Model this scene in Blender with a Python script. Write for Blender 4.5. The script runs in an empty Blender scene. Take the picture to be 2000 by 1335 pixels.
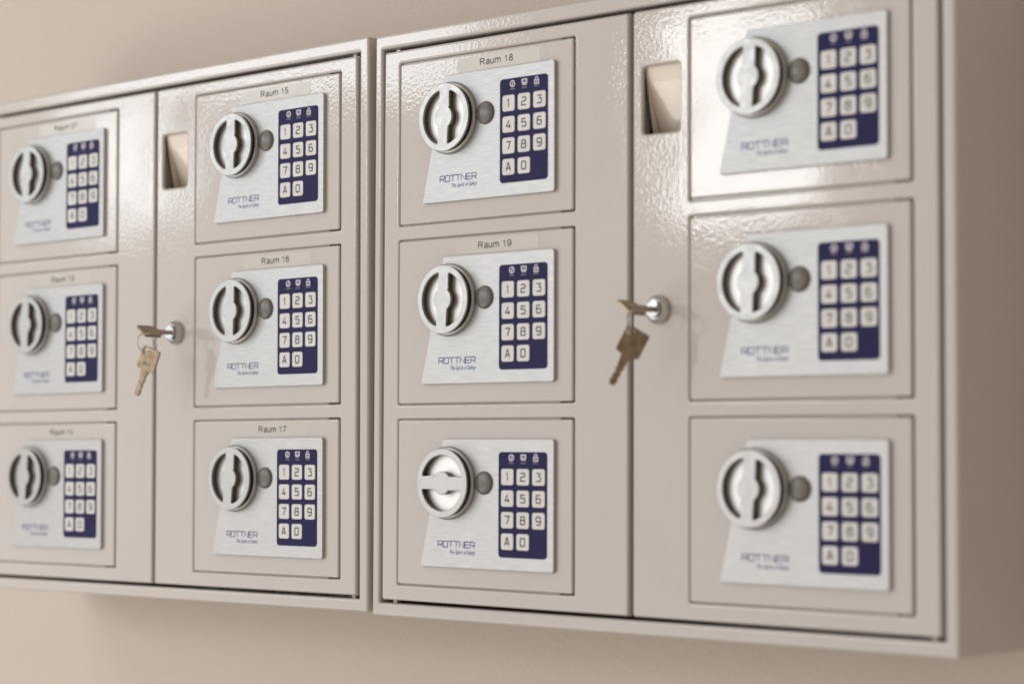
import bpy, bmesh, math, random
from mathutils import Vector, Matrix, noise
from mathutils.geometry import tessellate_polygon

random.seed(4)
scene = bpy.context.scene
COL = scene.collection
MM = 0.001

# ------------------------------------------------------------------ camera
cam_d = bpy.data.cameras.new('camera')
cam_d.sensor_width = 36.0
cam_d.lens = 77.13
cam_d.clip_start = 0.05
cam_d.clip_end = 60.0
cam_d.dof.use_dof = True
cam_d.dof.focus_distance = 1.772
cam_d.dof.aperture_fstop = 3.5
cam = bpy.data.objects.new('camera', cam_d)
COL.objects.link(cam)
cam.location = (1.61927, -1.25229, -0.19189)
cam.rotation_euler = tuple(math.radians(a) for a in (92.70278, -0.19226, 41.68115))
scene.camera = cam

# ------------------------------------------------------------------ world and lamps
world = bpy.data.worlds.new('World')
scene.world = world
world.use_nodes = True
bg = world.node_tree.nodes['Background']
bg.inputs['Color'].default_value = (0.525, 0.435, 0.350, 1)
bg.inputs['Strength'].default_value = 1.0


def area_lamp(name, loc, target, sx, sy, radiance, colour):
    d = bpy.data.lights.new(name, 'AREA')
    d.shape = 'RECTANGLE'
    d.size, d.size_y = sx, sy
    d.energy = radiance * math.pi * sx * sy
    d.color = colour
    o = bpy.data.objects.new(name, d)
    COL.objects.link(o)
    o.location = loc
    o.rotation_euler = (Vector(target) - Vector(loc)).to_track_quat('-Z', 'Y').to_euler()
    return o


# daylight coming over a wide front, from the upper left of the room
area_lamp('ceiling_daylight', (-1.5, -2.3, 2.1), (0.35, 0, -0.1), 2.6, 1.4, 1.7, (0.98, 0.985, 1.0))
# fill panel added for the plates to mirror, in place of a pale wall
area_lamp('opposite_wall_fill', (-1.8, -3.6, -0.1), (0.3, 0, -0.1), 5.2, 3.0, 1.28, (0.955, 0.98, 1.005))
# two window panes
area_lamp('window_light', (-1.06, -2.5, 0.50), (0.6, 0, 0.05), 0.34, 0.46, 12.0, (0.97, 0.99, 1.0))
area_lamp('far_window_light', (-2.75, -2.5, 0.88), (0.2, 0, 0.05), 1.4, 0.28, 7.0, (0.88, 0.95, 1.0))
area_lamp('far_side_window_light', (-3.15, -2.5, 0.58), (0.2, 0, 0.05), 0.26, 0.34, 7.0, (0.88, 0.95, 1.0))
# sunlit floor
area_lamp('sunlit_floor_light', (-1.6, -1.95, -1.3), (-1.0, -0.9, 0.2), 2.6, 0.5, 4.2, (1.0, 0.94, 0.90))

scene.view_settings.view_transform = 'Standard'
scene.view_settings.look = 'None'
scene.view_settings.exposure = 0.0
scene.view_settings.gamma = 1.0
scene.view_settings.use_curve_mapping = False


# ------------------------------------------------------------------ materials
def new_mat(name, base, rough=0.5, metal=0.0, **kw):
    m = bpy.data.materials.new(name)
    m.use_nodes = True
    b = m.node_tree.nodes['Principled BSDF']
    b.inputs['Base Color'].default_value = (*base, 1)
    b.inputs['Roughness'].default_value = rough
    b.inputs['Metallic'].default_value = metal
    for k, v in kw.items():
        b.inputs[k].default_value = v
    return m


def node(m, kind, **props):
    n = m.node_tree.nodes.new(kind)
    for k, v in props.items():
        if k in n.inputs.keys():
            n.inputs[k].default_value = v
        else:
            setattr(n, k, v)
    return n


def lk(m, a, b):
    m.node_tree.links.new(a, b)


def bsdf(m):
    return m.node_tree.nodes['Principled BSDF']


def world_coords(m):
    g = node(m, 'ShaderNodeNewGeometry')
    return g.outputs['Position']


def add_bump(m, layers, mapping=None):
    """layers: (scale, distance in metres, detail)"""
    pos = world_coords(m)
    if mapping:
        mp = node(m, 'ShaderNodeMapping')
        mp.inputs['Scale'].default_value = mapping
        lk(m, pos, mp.inputs['Vector'])
        pos = mp.outputs['Vector']
    prev = None
    for scale, dist, detail in layers:
        n = node(m, 'ShaderNodeTexNoise', Scale=scale, Detail=detail)
        lk(m, pos, n.inputs['Vector'])
        bp = node(m, 'ShaderNodeBump', Strength=1.0, Distance=dist)
        lk(m, n.outputs['Fac'], bp.inputs['Height'])
        if prev:
            lk(m, prev.outputs['Normal'], bp.inputs['Normal'])
        prev = bp
    lk(m, prev.outputs['Normal'], bsdf(m).inputs['Normal'])


def vary_colour(m, c1, c2, scale, detail=3.0, mapping=None):
    pos = world_coords(m)
    if mapping:
        mp = node(m, 'ShaderNodeMapping')
        mp.inputs['Scale'].default_value = mapping
        lk(m, pos, mp.inputs['Vector'])
        pos = mp.outputs['Vector']
    n = node(m, 'ShaderNodeTexNoise', Scale=scale, Detail=detail)
    lk(m, pos, n.inputs['Vector'])
    r = node(m, 'ShaderNodeValToRGB')
    r.color_ramp.elements[0].position = 0.3
    r.color_ramp.elements[1].position = 0.7
    r.color_ramp.elements[0].color = (*c1, 1)
    r.color_ramp.elements[1].color = (*c2, 1)
    lk(m, n.outputs['Fac'], r.inputs['Fac'])
    lk(m, r.outputs['Color'], bsdf(m).inputs['Base Color'])


def vary_rough(m, lo, hi, scale):
    n = node(m, 'ShaderNodeTexNoise', Scale=scale, Detail=4.0)
    lk(m, world_coords(m), n.inputs['Vector'])
    r = node(m, 'ShaderNodeMapRange')
    r.inputs['From Min'].default_value = 0.35
    r.inputs['From Max'].default_value = 0.68
    r.inputs['To Min'].default_value = lo
    r.inputs['To Max'].default_value = hi
    lk(m, n.outputs['Fac'], r.inputs['Value'])
    lk(m, r.outputs['Result'], bsdf(m).inputs['Roughness'])


M = {}
M['wall'] = new_mat('wall_plaster', (0.54, 0.487, 0.43), 0.85)
vary_colour(M['wall'], (0.525, 0.476, 0.424), (0.553, 0.502, 0.449), 3.0)
add_bump(M['wall'], [(220, 0.0008, 3.0)])
M['paint'] = new_mat('cabinet_paint', (0.485, 0.465, 0.442), 0.07)
vary_colour(M['paint'], (0.482, 0.456, 0.441), (0.498, 0.472, 0.458), 9.0)
vary_rough(M['paint'], 0.03, 0.075, 30.0)
add_bump(M['paint'], [(11, 0.0007, 1.0), (330, 0.000070, 1.5)])
M['tape'] = new_mat('clear_tape', (0.50, 0.475, 0.445), 0.22)
add_bump(M['tape'], [(60, 0.0002, 1.0)])
M['alu'] = new_mat('brushed_aluminium', (0.70, 0.70, 0.70), 0.45, 0.55)
vary_colour(M['alu'], (0.375, 0.383, 0.392), (0.485, 0.494, 0.503), 1.0, 4.0, (60, 60, 1500))
add_bump(M['alu'], [(1.0, 0.00006, 4.0)], (70, 70, 1700))
M['recess'] = new_mat('shaded_recess_metal', (0.115, 0.100, 0.086), 0.45, 0.8)  # knob metal darkened: shade of the recess walls painted in
M['floor'] = new_mat('lightened_recess_metal', (0.62, 0.62, 0.61), 0.42, 0.75)  # knob metal lightened: brightness put in against the shade inside the recess
M['flap'] = new_mat('floor_lit_flap_paint', (0.74, 0.67, 0.59), 0.12)  # cabinet paint lightened: the sunlit floor's reflection is put into this colour
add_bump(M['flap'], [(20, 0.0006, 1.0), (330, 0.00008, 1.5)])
M['knob'] = new_mat('satin_nickel', (0.375, 0.378, 0.378), 0.36, 0.85)
vary_rough(M['knob'], 0.36, 0.48, 120.0)
add_bump(M['knob'], [(900, 0.000012, 2.0)])
M['black'] = new_mat('black_plastic', (0.012, 0.011, 0.011), 0.5)
M['button'] = new_mat('grey_rubber_cover', (0.115, 0.106, 0.098), 0.30)
M['blue'] = new_mat('blue_membrane', (0.011, 0.009, 0.066), 0.5)
bsdf(M['blue']).inputs['Specular IOR Level'].default_value = 0.15
add_bump(M['blue'], [(1500, 0.00002, 1.0)])
M['key'] = new_mat('key_membrane', (0.60, 0.605, 0.605), 0.4)
vary_rough(M['key'], 0.28, 0.55, 90.0)
M['ink'] = new_mat('dark_ink', (0.022, 0.021, 0.024), 0.5)
M['label_ink'] = new_mat('label_ink', (0.016, 0.015, 0.015), 0.5)
M['logo'] = new_mat('logo_ink', (0.075, 0.062, 0.23), 0.4)
M['icon'] = new_mat('icon_ink', (0.66, 0.65, 0.68), 0.5)
M['caption'] = new_mat('caption_ink', (0.26, 0.25, 0.32), 0.5)
M['chrome'] = new_mat('chrome', (0.50, 0.51, 0.53), 0.10, 1.0)
M['brass'] = new_mat('worn_nickel_silver', (0.36, 0.285, 0.20), 0.33, 1.0)
vary_colour(M['brass'], (0.20, 0.152, 0.100), (0.31, 0.248, 0.175), 160.0)
add_bump(M['brass'], [(700, 0.00004, 2.0)])
M['ring'] = new_mat('ring_steel', (0.55, 0.53, 0.50), 0.2, 1.0)


# ------------------------------------------------------------------ mesh helpers (millimetres in, metres out)
def rrect(x0, z0, x1, z1, r, n=5):
    pts = []
    for cx, cz, a0 in ((x1 - r, z0 + r, -90), (x1 - r, z1 - r, 0), (x0 + r, z1 - r, 90), (x0 + r, z0 + r, 180)):
        for i in range(n + 1):
            a = math.radians(a0 + 90 * i / n)
            pts.append((cx + r * math.cos(a), cz + r * math.sin(a)))
    return pts


def circle(cx, cz, r, n=64):
    return [(cx + r * math.cos(2 * math.pi * i / n), cz + r * math.sin(2 * math.pi * i / n)) for i in range(n)]


def round_poly(pts, radii, n=4):
    """round the corners of a polygon"""
    out = []
    k = len(pts)
    for i in range(k):
        p, a, b = Vector(pts[i]), Vector(pts[i - 1]), Vector(pts[(i + 1) % k])
        r = radii[i] if isinstance(radii, (list, tuple)) else radii
        if r <= 0:
            out.append(tuple(p))
            continue
        u, v = (a - p).normalized(), (b - p).normalized()
        ang = u.angle(v)
        d = min(r / math.tan(ang / 2), 0.45 * (a - p).length, 0.45 * (b - p).length)
        s, e = p + u * d, p + v * d
        for j in range(n + 1):
            t = j / n
            q = s * (1 - t) ** 2 + p * 2 * t * (1 - t) + e * t * t
            out.append(tuple(q))
    return out


def inset(pts, d):
    """offset every point by d towards the left of the walking direction"""
    out = []
    k = len(pts)
    for i in range(k):
        p, a, b = Vector(pts[i]), Vector(pts[i - 1]), Vector(pts[(i + 1) % k])
        e1, e2 = (p - a).normalized(), (b - p).normalized()
        n1, n2 = Vector((-e1.y, e1.x)), Vector((-e2.y, e2.x))
        m = (n1 + n2)
        m = m / max(0.35, m.dot(n1)) if m.length > 1e-6 else n1
        out.append(tuple(p + m * d))
    return out


def finish(name, bm, mats, sharp=38):
    bmesh.ops.recalc_face_normals(bm, faces=bm.faces)
    for e in bm.edges:
        if len(e.link_faces) == 2:
            if e.calc_face_angle(0) > math.radians(sharp):
                e.smooth = False
    me = bpy.data.meshes.new(name)
    bm.to_mesh(me)
    bm.free()
    for m in mats:
        me.materials.append(M[m])
    return me


def add_slab(bm, outlines, y0, y1, bev=0.0, seg=4, mi=0, back=True):
    """outlines[0] counter-clockwise, holes clockwise, seen from the front (-y). Front at y0, back at y1."""
    rings = []
    if bev > 0:
        for s in range(seg + 1):
            a = math.pi / 2 * s / seg
            rings.append((bev * (1 - math.sin(a)), y0 + bev * (1 - math.cos(a))))
    else:
        rings.append((0, y0))
    rings.append((0, y1))
    loops = []
    for o in outlines:
        lv = []
        for d, y in rings:
            pp = inset(o, d) if d > 1e-9 else o
            lv.append([bm.verts.new((x * MM, y * MM, z * MM)) for x, z in pp])
        loops.append(lv)
        k = len(o)
        for r in range(len(rings) - 1):
            for i in range(k):
                f = bm.faces.new((lv[r][i], lv[r][(i + 1) % k], lv[r + 1][(i + 1) % k], lv[r + 1][i]))
                f.smooth = True
                f.material_index = mi
        if bev > 0:                                # keep the roll of the edge apart from the straight wall
            for i in range(k):
                e = bm.edges.get((lv[-2][i], lv[-2][(i + 1) % k]))
                if e:
                    e.smooth = False
    for which in ((0, -1) if back else (0,)):
        vs = [v for lv in loops for v in lv[which]]
        tris = tessellate_polygon([[Vector((v.co.x * 1000, v.co.z * 1000, 0)) for v in lv[which]] for lv in loops])
        for t in tris:
            try:
                f = bm.faces.new([vs[i] for i in t])
                f.smooth = False
                f.material_index = mi
            except ValueError:
                pass


def slab(name, outlines, y0, y1, bev, mat, seg=4):
    bm = bmesh.new()
    add_slab(bm, outlines, y0, y1, bev, seg)
    return finish(name, bm, [mat])


def add_lathe(bm, prof, cx, cz, n=64, mi=0):
    """prof: (radius, y) pairs, turned about the y axis through (cx, cz)"""
    rows = []
    for r, y in prof:
        if r < 1e-6:
            rows.append([bm.verts.new((cx * MM, y * MM, cz * MM))])
        else:
            rows.append([bm.verts.new(((cx + r * math.cos(2 * math.pi * i / n)) * MM, y * MM,
                                       (cz + r * math.sin(2 * math.pi * i / n)) * MM)) for i in range(n)])
    for a, b in zip(rows, rows[1:]):
        for i in range(n):
            j = (i + 1) % n
            q = [a[i % len(a)], a[j % len(a)], b[j % len(b)], b[i % len(b)]]
            q = [v for k, v in enumerate(q) if v not in q[:k]]
            if len(q) >= 3:
                f = bm.faces.new(q)
                f.smooth = True
                f.material_index = mi


def add_box(bm, x0, x1, y0, y1, z0, z1):
    add_slab(bm, [[(x0, z0), (x1, z0), (x1, z1), (x0, z1)]], y0, y1, 0)


def add_stroke(bm, pts, w, y, closed=False, mi=0):
    """flat printed ribbon along a polyline"""
    k = len(pts)
    L, Rr = [], []
    P = [Vector(p) for p in pts]
    for i in range(k):
        if closed or 0 < i < k - 1:
            e1, e2 = (P[i] - P[i - 1]).normalized(), (P[(i + 1) % k] - P[i]).normalized()
        elif i == 0:
            e1 = e2 = (P[1] - P[0]).normalized()
        else:
            e1 = e2 = (P[-1] - P[-2]).normalized()
        n1, n2 = Vector((-e1.y, e1.x)), Vector((-e2.y, e2.x))
        m = n1 + n2
        m = m / max(0.5, m.dot(n1)) if m.length > 1e-6 else n1
        a, b = P[i] + m * w / 2, P[i] - m * w / 2
        L.append(bm.verts.new((a.x * MM, y * MM, a.y * MM)))
        Rr.append(bm.verts.new((b.x * MM, y * MM, b.y * MM)))
    for i in range(k if closed else k - 1):
        j = (i + 1) % k
        f = bm.faces.new((L[i], L[j], Rr[j], Rr[i]))
        f.material_index = mi


GLYPH = {
    '1': [[(.28, .80), (.55, 1), (.55, 0)]],
    '2': [[(0, 1), (.86, 1), (1, .87), (1, .68), (.86, .55), (.14, .50), (0, .38), (0, 0), (1, 0)]],
    '3': [[(.02, 1), (.95, 1), (.50, .60), (.84, .60), (1, .46), (1, .14), (.86, 0), (0, 0)]],
    '4': [[(.62, 1), (.02, .24), (1, .24)], [(.76, .52), (.76, 0)]],
    '5': [[(.97, 1), (.06, 1), (.06, .58), (.86, .58), (1, .45), (1, .13), (.87, 0), (0, 0)]],
    '6': [[(.92, 1), (.15, 1), (0, .86), (0, .13), (.13, 0), (.87, 0), (1, .13), (1, .44), (.87, .57), (0, .57)]],
    '7': [[(0, 1), (1, 1), (.42, 0)]],
    '8': [[(.13, .53), (0, .41), (0, .12), (.13, 0), (.87, 0), (1, .12), (1, .41), (.87, .53), (.93, .64),
           (.93, .89), (.82, 1), (.18, 1), (.07, .89), (.07, .64), (.13, .53), (.87, .53)]],
    '9': [[(.08, 0), (.85, 0), (1, .14), (1, .87), (.87, 1), (.13, 1), (0, .87), (0, .56), (.13, .43), (1, .43)]],
    'A': [[(0, 0), (.42, 1), (.58, 1), (1, 0)], [(.17, .30), (.83, .30)]],
    '0': [[(.14, 0), (.86, 0), (1, .13), (1, .87), (.86, 1), (.14, 1), (0, .87), (0, .13), (.14, 0), (.3, 0)]],
    'R': [[(0, 0), (0, 1), (.87, 1), (1, .88), (1, .57), (.87, .45), (0, .45)], [(.58, .45), (1, 0)]],
    'O': [[(.14, 0), (.86, 0), (1, .13), (1, .87), (.86, 1), (.14, 1), (0, .87), (0, .13), (.14, 0), (.3, 0)]],
    'T': [[(-.08, 1), (1.08, 1)], [(.5, 1), (.5, 0)]],
    'N': [[(0, 0), (0, 1), (1, 0), (1, 1)]],
    'E': [[(1, 1), (0, 1), (0, 0), (1, 0)], [(0, .5), (.92, .5)]],
}


def add_glyph(bm, ch, x, z, w, h, stroke, y, mi=0):
    for line in GLYPH[ch]:
        add_stroke(bm, [(x + a * w, z + b * h) for a, b in line], stroke, y, mi=mi)


def text_mesh(name, body, x0, x1, z0, cap, y, mat, shear=0.0):
    """built-in font, fitted to a width and a cap height, printed on the plane y"""
    c = bpy.data.curves.new(name, 'FONT')
    c.body = body
    c.shear = shear
    c.resolution_u = 3
    c.offset = 0.010
    o = bpy.data.objects.new(name, c)
    COL.objects.link(o)
    dg = bpy.context.evaluated_depsgraph_get()
    me = bpy.data.meshes.new_from_object(o.evaluated_get(dg))
    bpy.data.objects.remove(o)
    bpy.data.curves.remove(c)
    xs = [v.co.x for v in me.vertices]
    top = max(v.co.y for v in me.vertices)
    mn, mx = min(xs), max(xs)
    for v in me.vertices:
        v.co = ((x0 + (v.co.x - mn) / (mx - mn) * (x1 - x0)) * MM, y * MM, (z0 + v.co.y / top * cap) * MM)
    me.materials.clear()
    me.materials.append(M[mat])
    return me


def ell(cx, cz, rx, rz, n=16):
    return [(cx + rx * math.cos(2 * math.pi * i / n), cz + rz * math.sin(2 * math.pi * i / n)) for i in range(n + 1)]


SIX = [(.5, .78), (.42, .94), (.28, 1), (.1, .9), (.02, .65), (0, .35), (.1, .08), (.28, 0), (.46, .08), (.54, .3), (.46, .54),
       (.28, .62), (.1, .54), (.01, .35)]
SANS = {
    'R': (.92, [[(0, 0), (0, 1), (.42, 1), (.58, .93), (.64, .76), (.58, .6), (.42, .52), (0, .52)], [(.38, .52), (.66, 0)]]),
    'a': (.74, [[(.04, .56), (.12, .7), (.28, .74), (.44, .69), (.48, .56), (.48, .12), (.56, 0)],
                [(.48, .42), (.2, .36), (.04, .26), (.04, .1), (.14, 0), (.28, 0), (.42, .08), (.48, .2)]]),
    'u': (.72, [[(0, .76), (0, .2), (.08, .04), (.22, 0), (.38, .06), (.46, .2)], [(.46, .76), (.46, 0)]]),
    'm': (1.04, [[(0, 0), (0, .76)], [(0, .55), (.1, .7), (.22, .74), (.36, .68), (.4, .55), (.4, 0)],
                 [(.4, .55), (.5, .7), (.62, .74), (.76, .68), (.8, .55), (.8, 0)]]),
    ' ': (.38, []),
    '0': (.76, [ell(.27, .5, .27, .5)]),
    '1': (.76, [[(.08, .74), (.22, .8), (.34, 1), (.34, 0)]]),
    '3': (.76, [[(.02, .76), (.1, .93), (.26, 1), (.42, .94), (.5, .77), (.42, .6), (.24, .54)],
                [(.24, .54), (.46, .46), (.54, .28), (.46, .08), (.26, 0), (.08, .07), (0, .26)]]),
    '4': (.76, [[(.4, 0), (.4, .96), (0, .3), (.56, .3)]]),
    '5': (.76, [[(.5, 1), (.12, 1), (.05, .5), (.2, .62), (.36, .62), (.5, .52), (.55, .33), (.48, .1), (.28, 0), (.1, .06), (0, .24)]]),
    '6': (.76, [SIX]),
    '7': (.76, [[(0, 1), (.54, 1), (.3, .5), (.18, 0)]]),
    '8': (.76, [ell(.27, .77, .2, .23), ell(.27, .27, .26, .27)]),
    '9': (.76, [[(.54 - a, 1 - b) for a, b in SIX]]),
}


def label_mesh(num, x0, x1, z0, cap, y):
    text = 'Raum ' + num
    total = sum(SANS[c][0] for c in text) - .2
    k = (x1 - x0) / total
    bm = bmesh.new()
    at = 0.0
    for c in text:
        for line in SANS[c][1]:
            add_stroke(bm, [(x0 + (at + a) * k, z0 + b * cap) for a, b in line], 0.86, y)
        at += SANS[c][0]
    return finish('room_lettering', bm, ['label_ink'])


def obj(name, me, parent=None, loc=(0, 0, 0)):
    o = bpy.data.objects.new(name, me)
    COL.objects.link(o)
    o.location = loc
    if parent:
        o.parent = parent
    return o


def tag(o, label, cat, group=None):
    o['label'] = label
    o['category'] = cat
    if group:
        o['group'] = group
    return o


# ------------------------------------------------------------------ the wall
WALL_Y = 123.0
wall_bm = bmesh.new()
add_box(wall_bm, -4000, 4500, WALL_Y, WALL_Y + 120, -1500, 1600)
wall = obj('wall', finish('wall', wall_bm, ['wall']))
wall['kind'] = 'structure'

# ------------------------------------------------------------------ layout (millimetres)
PITCH = 143.56
COLX = (0.0, 293.75, 546.13, 838.39)         # right edge of each column's lock plates
ROLL_L, PIV, DZ_L = 0.00642, Vector((.35, 0, -.09)), 0.00173


def place(o, p, left):
    """p in millimetres; the left cabinet hangs a touch out of level"""
    v = Vector(p) * MM
    if left:
        r = Matrix.Rotation(-ROLL_L, 3, 'Y')
        v = r @ (v - PIV) + PIV + Vector((0, 0, DZ_L))
        o.rotation_euler = (Matrix.Rotation(-ROLL_L, 3, 'Y') @ o.rotation_euler.to_matrix()).to_euler()
    o.location = v
    return o


FACE = 3.0                                     # y of the painted fronts (lock plates stand at 0)
Z_TOP, Z_BOT = 141.6, -328.8


# ------------------------------------------------------------------ cabinets
def cabinet(x_left, x_right, inner, doors, cols, slot, lockpos, left, label):
    root = bpy.data.objects.new('safe_cabinet', None)
    COL.objects.link(root)
    ox, oz = x_left, Z_BOT
    place(root, (ox, FACE, oz), left)
    tag(root, label, 'safe cabinet', 'steel cabinets hung side by side')
    L = lambda pts: [(x - ox, z - oz) for x, z in pts]
    rev = lambda pts: list(reversed(pts))
    # housing: rim with rounded edges, open towards the doors, closed at the back
    bm = bmesh.new()
    outer = rrect(x_left, Z_BOT, x_right, Z_TOP, 2.6, 4)
    hole = rrect(inner[0], inner[1], inner[2], inner[3], 0.8, 2)
    add_slab(bm, [L(outer), rev(L(hole))], 0, WALL_Y - FACE - 3, 2.4, 9)
    obj('housing', finish('housing', bm, ['paint']), root)
    bm = bmesh.new()
    add_box(bm, 0.5, x_right - x_left - 0.5, WALL_Y - FACE - 2.8, WALL_Y - FACE - 0.3, 0.5, Z_TOP - Z_BOT - 0.5)
    obj('back_panel', finish('back_panel', bm, ['paint']), root)
    # doors
    for di, (dx0, dx1) in enumerate(doors):
        dz0, dz1 = inner[1] + 2.6, inner[3] - 2.9
        outl = [L(rrect(dx0, dz0, dx1, dz1, 2.3, 4))]
        px = COLX[cols[di]]
        for r in range(3):
            pz = -PITCH * r
            a, b, c, d = px - 167.2, px + 17.3, pz - 15.9, pz + 116.1
            op = rrect(a, c, b, d, 1.5, 4)
            outl.append(rev(L(op)))
        if di == 1:
            outl.append(rev(L(rrect(*slot, 3.2, 5))))
        bm = bmesh.new()
        add_slab(bm, outl, 0, 2.6, 2.1, 8)
        rim = lambda d: L([(dx0 + d, dz0 + d), (dx1 - d, dz0 + d), (dx1 - d, dz1 - d), (dx0 + d, dz1 - d)])
        add_slab(bm, [rim(0.05), rev(rim(3.0))], 2.62, 17, 0, 1)
        for r in range(3):                       # lip added behind the small doors so their gaps look less dark
            pz = -PITCH * r
            fr = lambda x0, z0, x1, z1: L([(x0, z0), (x1, z0), (x1, z1), (x0, z1)])
            add_slab(bm, [fr(px - 172, pz - 21, px + 3.2, pz + 121), rev(fr(px - 160, pz - 9, px - 6, pz + 109))], 3.0, 4.2, 0, 1)
        dr = obj('cabinet_door', finish('cabinet_door', bm, ['paint']), root)
        # pivot pins in the top and bottom gap
        for zz, s in ((dz1, 1), (dz0, -1)):
            xx = dx0 + 9 if di == 0 else dx1 - 9
            bm = bmesh.new()
            add_slab(bm, [L(rrect(xx - 2.2, min(zz, zz + s * 3.2), xx + 2.2, max(zz, zz + s * 3.2), .3, 2))], 6.5, 11.0, .25, 2)
            obj('hinge_pin', finish('hinge_pin', bm, ['paint']), dr)
        if di == 1:
            # tilted deposit flap behind the slot
            x0, z0, x1, z1 = slot
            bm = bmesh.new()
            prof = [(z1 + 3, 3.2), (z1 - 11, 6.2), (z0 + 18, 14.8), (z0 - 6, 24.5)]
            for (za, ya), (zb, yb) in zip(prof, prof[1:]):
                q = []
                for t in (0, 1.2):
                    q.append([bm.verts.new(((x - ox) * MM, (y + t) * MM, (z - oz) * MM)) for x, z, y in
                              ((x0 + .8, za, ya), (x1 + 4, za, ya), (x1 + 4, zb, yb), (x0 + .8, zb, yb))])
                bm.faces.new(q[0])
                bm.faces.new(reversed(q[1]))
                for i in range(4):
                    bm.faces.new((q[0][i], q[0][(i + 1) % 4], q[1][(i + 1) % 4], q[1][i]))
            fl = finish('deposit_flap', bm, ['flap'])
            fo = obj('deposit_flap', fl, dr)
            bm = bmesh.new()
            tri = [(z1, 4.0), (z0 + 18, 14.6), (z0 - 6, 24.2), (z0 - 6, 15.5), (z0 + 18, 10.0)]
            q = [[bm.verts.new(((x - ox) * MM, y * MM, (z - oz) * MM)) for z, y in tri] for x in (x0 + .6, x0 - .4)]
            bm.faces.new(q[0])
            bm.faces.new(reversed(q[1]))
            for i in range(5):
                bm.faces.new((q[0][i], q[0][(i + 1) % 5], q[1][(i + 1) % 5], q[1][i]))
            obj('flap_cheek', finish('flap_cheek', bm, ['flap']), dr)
            bm = bmesh.new()
            add_box(bm, x0 - ox - 20, x1 - ox + 20, 31, 33, z0 - oz - 30, z1 - oz + 12)  # black plate added so the depth of the slot looks shaded
            obj('slot_shade_plate', finish('slot_shade_plate', bm, ['black']), dr)
            # cam lock
            bm = bmesh.new()
            lx, lz = lockpos[0] - ox, lockpos[1] - oz
            add_lathe(bm, [(10.6, 1), (10.6, -2.2), (10.4, -3.0), (9.8, -3.8), (8.4, -5.4), (7.3, -6.3), (7.0, -6.2),
                           (6.8, -5.0), (6.3, -5.0), (6.2, -7.6), (5.8, -8.2), (0, -8.4)], lx, lz, 48)
            obj('lock_cylinder', finish('lock_cylinder', bm, ['chrome']), dr)
    return root


cabinet(-194.0, 344.1, (-186.0, -318.2, 333.6, 129.8), ((-183.2, 69.8), (73.2, 330.4)), (0, 1),
        (81.6, 36.8, 114.6, 85.0), (101.6, -92.9), True,
        'pale grey steel cabinet holding the safes tagged Raum 07 and Raum 13 to 17')
cabinet(350.5, 888.6, (358.6, -318.2, 878.4, 129.8), ((361.4, 615.2), (619.4, 875.4)), (2, 3),
        (628.2, 35.4, 662.4, 85.2), (643.6, -93.3), False,
        'pale grey steel cabinet holding the safes tagged Raum 18 and Raum 19')

# ------------------------------------------------------------------ shared meshes of one small safe (origin: lower right corner of its lock plate)
ME = {}
ME['door'] = slab('door_panel', [rrect(-166.4, -15.0, 15.9, 115.2, 1.7, 4)], FACE, FACE + 2.6, 1.5, 'paint', 7)
PINS = []
for z0, z1 in ((115.25, 116.05), (-15.85, -15.05)):
    bm = bmesh.new()
    add_box(bm, 3.4, 6.6, FACE + 0.6, FACE + 2.4, z0, z1)
    PINS.append(finish('hinge_pin', bm, ['black']))
plate = round_poly([(-138.7, 0), (0, 0), (0, 100.2), (-114.6, 100.2)], [1.6, 2.8, 2.8, 1.6], 5)
ME['plate'] = slab('lock_plate', [plate], 0, FACE - 0.05, 0.45, 'alu', 3)
KX, KZ = -108.0, 65.8


# knob
bm = bmesh.new()
add_lathe(bm, [(28.7, 0.2), (28.7, -1.6), (28.3, -2.6), (27.4, -3.3), (26.3, -3.5), (25.9, -3.1), (25.9, -0.4)], 0, 0, 72)
ME['knob_base'] = finish('knob', bm, ['knob'])
bm = bmesh.new()
add_lathe(bm, [(25.7, -0.3), (25.7, -6.75), (24.8, -6.75), (24.8, -0.3)], 0, 0, 64)
ME['collar'] = finish('collar', bm, ['black'])


def opening(sgn, bar, hub, rin):
    a1 = math.acos(bar / rin)
    pts = []
    for i in range(21):
        a = -a1 + 2 * a1 * i / 20
        pts.append((rin * math.cos(a), rin * math.sin(a)))
    h = math.acos(bar / hub)
    pts.append((bar, hub * math.sin(h) + 1.6))
    for i in range(13):
        a = h - 2 * h * i / 12
        pts.append((hub * math.cos(a), hub * math.sin(a)))
    pts.append((bar, -hub * math.sin(h) - 1.6))
    rad = [0] * len(pts)
    rad[0] = rad[20] = 1.6
    rad[21] = rad[-1] = 1.0
    pts = round_poly(pts, rad, 3)
    if sgn < 0:
        pts = [(-x, z) for x, z in pts]
        return pts                      # mirrored: already clockwise
    return list(reversed(pts))


bm = bmesh.new()
add_slab(bm, [circle(0, 0, 27.0, 72), opening(1, 5.3, 9.2, 21.8), opening(-1, 5.3, 9.2, 21.8)], -8.4, -6.8, 0.6, 4)
ME['dial'] = finish('dial', bm, ['knob'])
bm = bmesh.new()
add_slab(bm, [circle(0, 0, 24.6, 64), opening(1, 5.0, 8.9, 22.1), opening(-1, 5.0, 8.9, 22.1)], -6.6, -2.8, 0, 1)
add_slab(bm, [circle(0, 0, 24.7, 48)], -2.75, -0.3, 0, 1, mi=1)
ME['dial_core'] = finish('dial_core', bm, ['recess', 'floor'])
# override cover
bm = bmesh.new()
prof = [(9.1, 0.1), (9.1, -0.4)] + [(9.0 * math.cos(a), -0.5 - 2.6 * math.sin(a)) for a in [math.pi / 2 * i / 9 for i in range(9)]] + [(0, -3.1)]
add_lathe(bm, prof, -70.5, 66.4, 48)
ME['cover'] = finish('override_cover', bm, ['button'])
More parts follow.
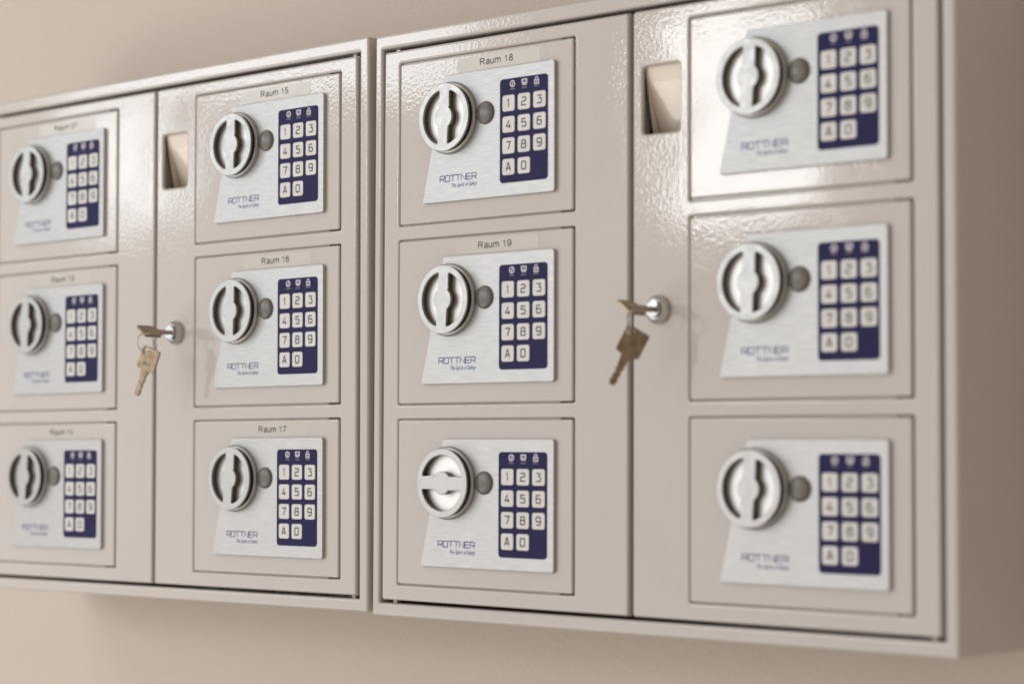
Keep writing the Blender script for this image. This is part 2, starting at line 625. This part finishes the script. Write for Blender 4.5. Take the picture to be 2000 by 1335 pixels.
# keypad
ME['keypad'] = slab('keypad', [rrect(-55.3, 9.9, -6.4, 90.4, 3.0, 5)], -0.35, 0.0, 0.12, 'blue', 2)
KEYS = []
for i, ch in enumerate('123456789A0'):
    c, r = i % 3, i // 3
    x0, z1 = -52.3 + 15.75 * c, 77.6 - 16.42 * r
    bm = bmesh.new()
    add_slab(bm, [rrect(x0, z1 - 12.5, x0 + 12.6, z1, 2.0, 4)], -0.75, -0.36, 0.25, 3)
    w = 4.3
    add_glyph(bm, ch, x0 + 6.3 - w / 2, z1 - 12.5 + 3.3, w, 5.9, 1.05, -0.80, mi=1)
    KEYS.append(finish('key_%d' % i, bm, ['key', 'ink']))


def icon(kind, cx, cz):
    bm = bmesh.new()
    y = -0.38
    ring = lambda r, a0=0, a1=360, ox=0, oz=0: [(cx + ox + r * math.cos(math.radians(a0 + (a1 - a0) * i / 20)),
                                                 cz + oz + r * math.sin(math.radians(a0 + (a1 - a0) * i / 20))) for i in range(21)]
    if kind == 0:
        add_stroke(bm, ring(2.3, 20, 380), .8, y)
        add_stroke(bm, [(cx - .9, cz - .3), (cx - .2, cz - 1.1), (cx + .9, cz + 1.3)], .7, y)
    elif kind == 1:
        add_stroke(bm, [(cx - 2.4, cz - .6), (cx - 2.4, cz + 2.2), (cx + 2.4, cz + 2.2), (cx + 2.4, cz - .6)], .8, y, closed=True)
        for s in (-1, 1):
            add_stroke(bm, [(cx + s * 1.1, cz + .3), (cx + s * 1.1, cz + 1.3)], .7, y)
            add_stroke(bm, [(cx + s * 1.5, cz - .9), (cx + s * 1.5, cz - 2.5)], .9, y)
        add_stroke(bm, [(cx - 1.7, cz - 1.7), (cx + 1.7, cz - 1.7)], .7, y)
    else:
        add_stroke(bm, [(cx - 2, cz - 2.4), (cx - 2, cz + .5), (cx + 2, cz + .5), (cx + 2, cz - 2.4)], .8, y, closed=True)
        add_stroke(bm, [(cx, cz - 1.6), (cx, cz - .2)], .8, y)
        add_stroke(bm, ring(1.3, -10, 190, 0, 1.5), .7, y)
    for k in range(5):                                             # the illegibly small caption
        add_stroke(bm, [(cx - 2.5 + k, cz - 4.1), (cx - 1.8 + k, cz - 4.1)], .7, y, mi=1)
    return finish('symbol_%d' % kind, bm, ['icon', 'caption'])


ICONS = [icon(0, -42.2, 86.0), icon(1, -30.0, 86.0), icon(2, -17.6, 86.0)]
bm = bmesh.new()
for k, ch in enumerate('ROTTNER'):
    add_glyph(bm, ch, -119.0 + 5.72 * k, 15.9, 4.7, 4.6, 0.82, -0.07)
ME['logo'] = finish('brand_lettering', bm, ['logo'])
ME['slogan'] = text_mesh('slogan_lettering', 'The Spirit of Safety', -106.5, -79.2, 10.9, 3.1, -0.07, 'logo', 0.35)

# ------------------------------------------------------------------ the twelve safes
TAGS = {(0, 0): '07', (0, 1): '13', (0, 2): '14', (1, 0): '15', (1, 1): '16', (1, 2): '17', (2, 0): '18', (2, 1): '19'}
LAB_X = {'07': -78.3, '13': -81.1, '14': -80.4, '15': -80.8, '16': -78.9, '17': -81.6, '18': -78.9, '19': -79.8}
TURN = {(0, 0): 2, (0, 1): 2.5, (0, 2): 5, (1, 0): 2, (1, 1): 1.5, (1, 2): 5, (2, 0): 3, (2, 1): 3.5, (2, 2): 91,
        (3, 0): 4, (3, 1): 3.5, (3, 2): 4}
LABELS = {
    (0, 0): 'small electronic safe tagged Raum 07, directly above the one tagged Raum 13',
    (0, 1): 'small electronic safe tagged Raum 13, between those tagged Raum 07 and Raum 14',
    (0, 2): 'small electronic safe tagged Raum 14, at the foot of the column holding Raum 13',
    (1, 0): 'small electronic safe tagged Raum 15 in bluish lettering, beside a deposit slot',
    (1, 1): 'small electronic safe tagged Raum 16, next to a lock with dangling key',
    (1, 2): 'small electronic safe tagged Raum 17, below the one beside lock and keys',
    (2, 0): 'small electronic safe tagged Raum 18, top of the column holding Raum 19',
    (2, 1): 'small electronic safe tagged Raum 19, above an untagged safe with sideways knob',
    (2, 2): 'small untagged safe with its knob turned sideways, below the safe tagged Raum 19',
    (3, 0): 'small untagged safe beside the deposit slot, topmost of a column without tags',
    (3, 1): 'small untagged safe beside a key lock, middle of a column without tags',
    (3, 2): 'small untagged safe with upright knob bar, lowest of a column without tags',
}
for (c, r) in [(c, r) for c in range(4) for r in range(3)]:
    left = c < 2
    root = bpy.data.objects.new('electronic_safe', None)
    COL.objects.link(root)
    root.rotation_euler = (0, math.radians(random.uniform(-.08, .08)), math.radians(random.uniform(-.03, .2)))
    place(root, (COLX[c], 0, -PITCH * r), left)
    t = TAGS.get((c, r))
    tag(root, LABELS[(c, r)], 'safe',
        'small electronic safes set into the cabinet doors')
    dp = obj('door_panel', ME['door'], root)
    for me in PINS:
        obj('hinge_pin', me, dp)
    pl = obj('lock_plate', ME['plate'], root)
    obj('brand_lettering', ME['logo'], pl)
    obj('slogan_lettering', ME['slogan'], pl)
    kb = obj('knob', ME['knob_base'], root, (KX * MM, 0, KZ * MM))
    kb.rotation_euler = (0, math.radians(TURN[(c, r)]), 0)
    obj('collar', ME['collar'], kb)
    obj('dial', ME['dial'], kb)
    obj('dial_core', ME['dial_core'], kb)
    obj('override_cover', ME['cover'], root)
    kp = obj('keypad', ME['keypad'], root)
    for me in KEYS:
        obj('key', me, kp)
    for me in ICONS:
        obj('symbol', me, kp)
    if t:
        x = LAB_X[t]
        tp = slab('name_tape', [rrect(x - 24, 101.2, x + 62, 112.4, .3, 2)], FACE - 0.10, FACE - 0.01, 0, 'tape')
        to = obj('name_tape', tp, root)
        obj('room_lettering', label_mesh(t, x, x + 34, 105.1, 4.7, FACE - 0.15), to)


# ------------------------------------------------------------------ keys and rings (origin: the hole in the bow)
def key_mesh():
    hx = 4.3                                     # the bow's middle line, right of the hole
    bow = [(hx - 8.2, -14.2), (hx - 3.4, -15.4), (hx - 3.2, -18.0), (hx - 2.7, -18.4)]
    teeth = [(-2.7, -22), (-2.0, -23), (-2.6, -24.5), (-2.6, -26), (-1.4, -27.4), (-2.4, -28.8), (-2.4, -30.5), (-1.7, -31.6),
             (-2.5, -32.8), (-2.3, -35), (-1.2, -36.6), (1.2, -36.6), (2.3, -35), (2.5, -32.5), (1.7, -31.2), (2.4, -29.6),
             (2.4, -27.6), (1.6, -26.4), (2.6, -25), (2.7, -18.4), (3.2, -18), (3.4, -15.4), (8.2, -14.2)]
    pts = bow + [(hx + a, b) for a, b in teeth] + [(hx + 8.2, 3.4), (hx - 8.2, 4.2)]
    rad = [1.8] + [0.3] * (len(pts) - 4) + [1.8, 1.8, 2.2]
    pts = round_poly(pts, rad, 3)
    bm = bmesh.new()
    add_slab(bm, [pts, list(reversed(circle(0, 0, 2.5, 20)))], -1.0, 1.0, 0.22, 2)
    # milled groove along the blade
    for y in (-1.02, 1.02):
        add_stroke(bm, [(hx + .2, -17), (hx + .2, -35)], 1.0, y)
    return finish('key', bm, ['brass'])


KEY = key_mesh()


def torus(R, r, n=40, m=10):
    bm = bmesh.new()
    g = [[bm.verts.new(((R + r * math.cos(b)) * math.cos(a) * MM, r * math.sin(b) * MM, (R + r * math.cos(b)) * math.sin(a) * MM))
          for b in [2 * math.pi * j / m for j in range(m)]] for a in [2 * math.pi * i / n for i in range(n)]]
    for i in range(n):
        for j in range(m):
            f = bm.faces.new((g[i][j], g[(i + 1) % n][j], g[(i + 1) % n][(j + 1) % m], g[i][(j + 1) % m]))
            f.smooth = True
    return finish('key_ring', bm, ['ring'])


RING = torus(8.4, 0.55)


LK = {
    True: ('worn metal key sitting in the lock beside safe Raum 16',
           'thin wire key ring seen open, below the lock beside safe Raum 16',
           'pale worn key stamped with a number, dangling beside safe Raum 16'),
    False: ('bronze coloured key turned in the lock next to the column of untagged safes',
            'thin wire key ring seen edge-on, below the lock between Raum 19 and untagged safes',
            'dark bronze key without visible stamp, dangling between Raum 19 and an untagged safe'),
}


def key_set(lx, lz, turn, depth, hang_yaw, hang_tilt, ring_yaw, left):
    a = math.radians(turn)
    X = Vector((-math.cos(a), 0, math.sin(a)))
    Z = Vector((0, -1, 0))
    Y = Z.cross(X)
    k1 = obj('key', KEY)
    k1.rotation_euler = Matrix((X, Y, Z)).transposed().to_euler()
    hole = Vector((lx, depth, lz)) - X * 4.3
    place(k1, hole, left)
    tag(k1, LK[left][0], 'key', 'keys in and below the two locks')
    rg = obj('key_ring', RING)
    rg.rotation_euler = (0, 0, math.radians(ring_yaw))
    place(rg, hole + Vector((0, 0, -7.4)), left)
    tag(rg, LK[left][1], 'key ring', 'key rings')
    k2 = obj('key', KEY)
    k2.scale = (1.1, 1.1, 1.08)
    k2.rotation_euler = (0, math.radians(hang_tilt), math.radians(hang_yaw))
    place(k2, hole + Vector((0, 0, -15.2)), left)
    if left:
        bm = bmesh.new()
        for i, ch in enumerate('042'):
            add_glyph(bm, ch, 1.2 + i * 2.3, -10.6, 1.5, 2.4, .5, -1.03)
        obj('stamped_number', finish('stamped_number', bm, ['ink']), k2)
    tag(k2, LK[left][2], 'key', 'keys in and below the two locks')


key_set(643.6, -93.3, 37, -34.0, 40, 27, 128, False)
key_set(101.6, -92.9, 35, -33.0, 20, 21, 65, True)
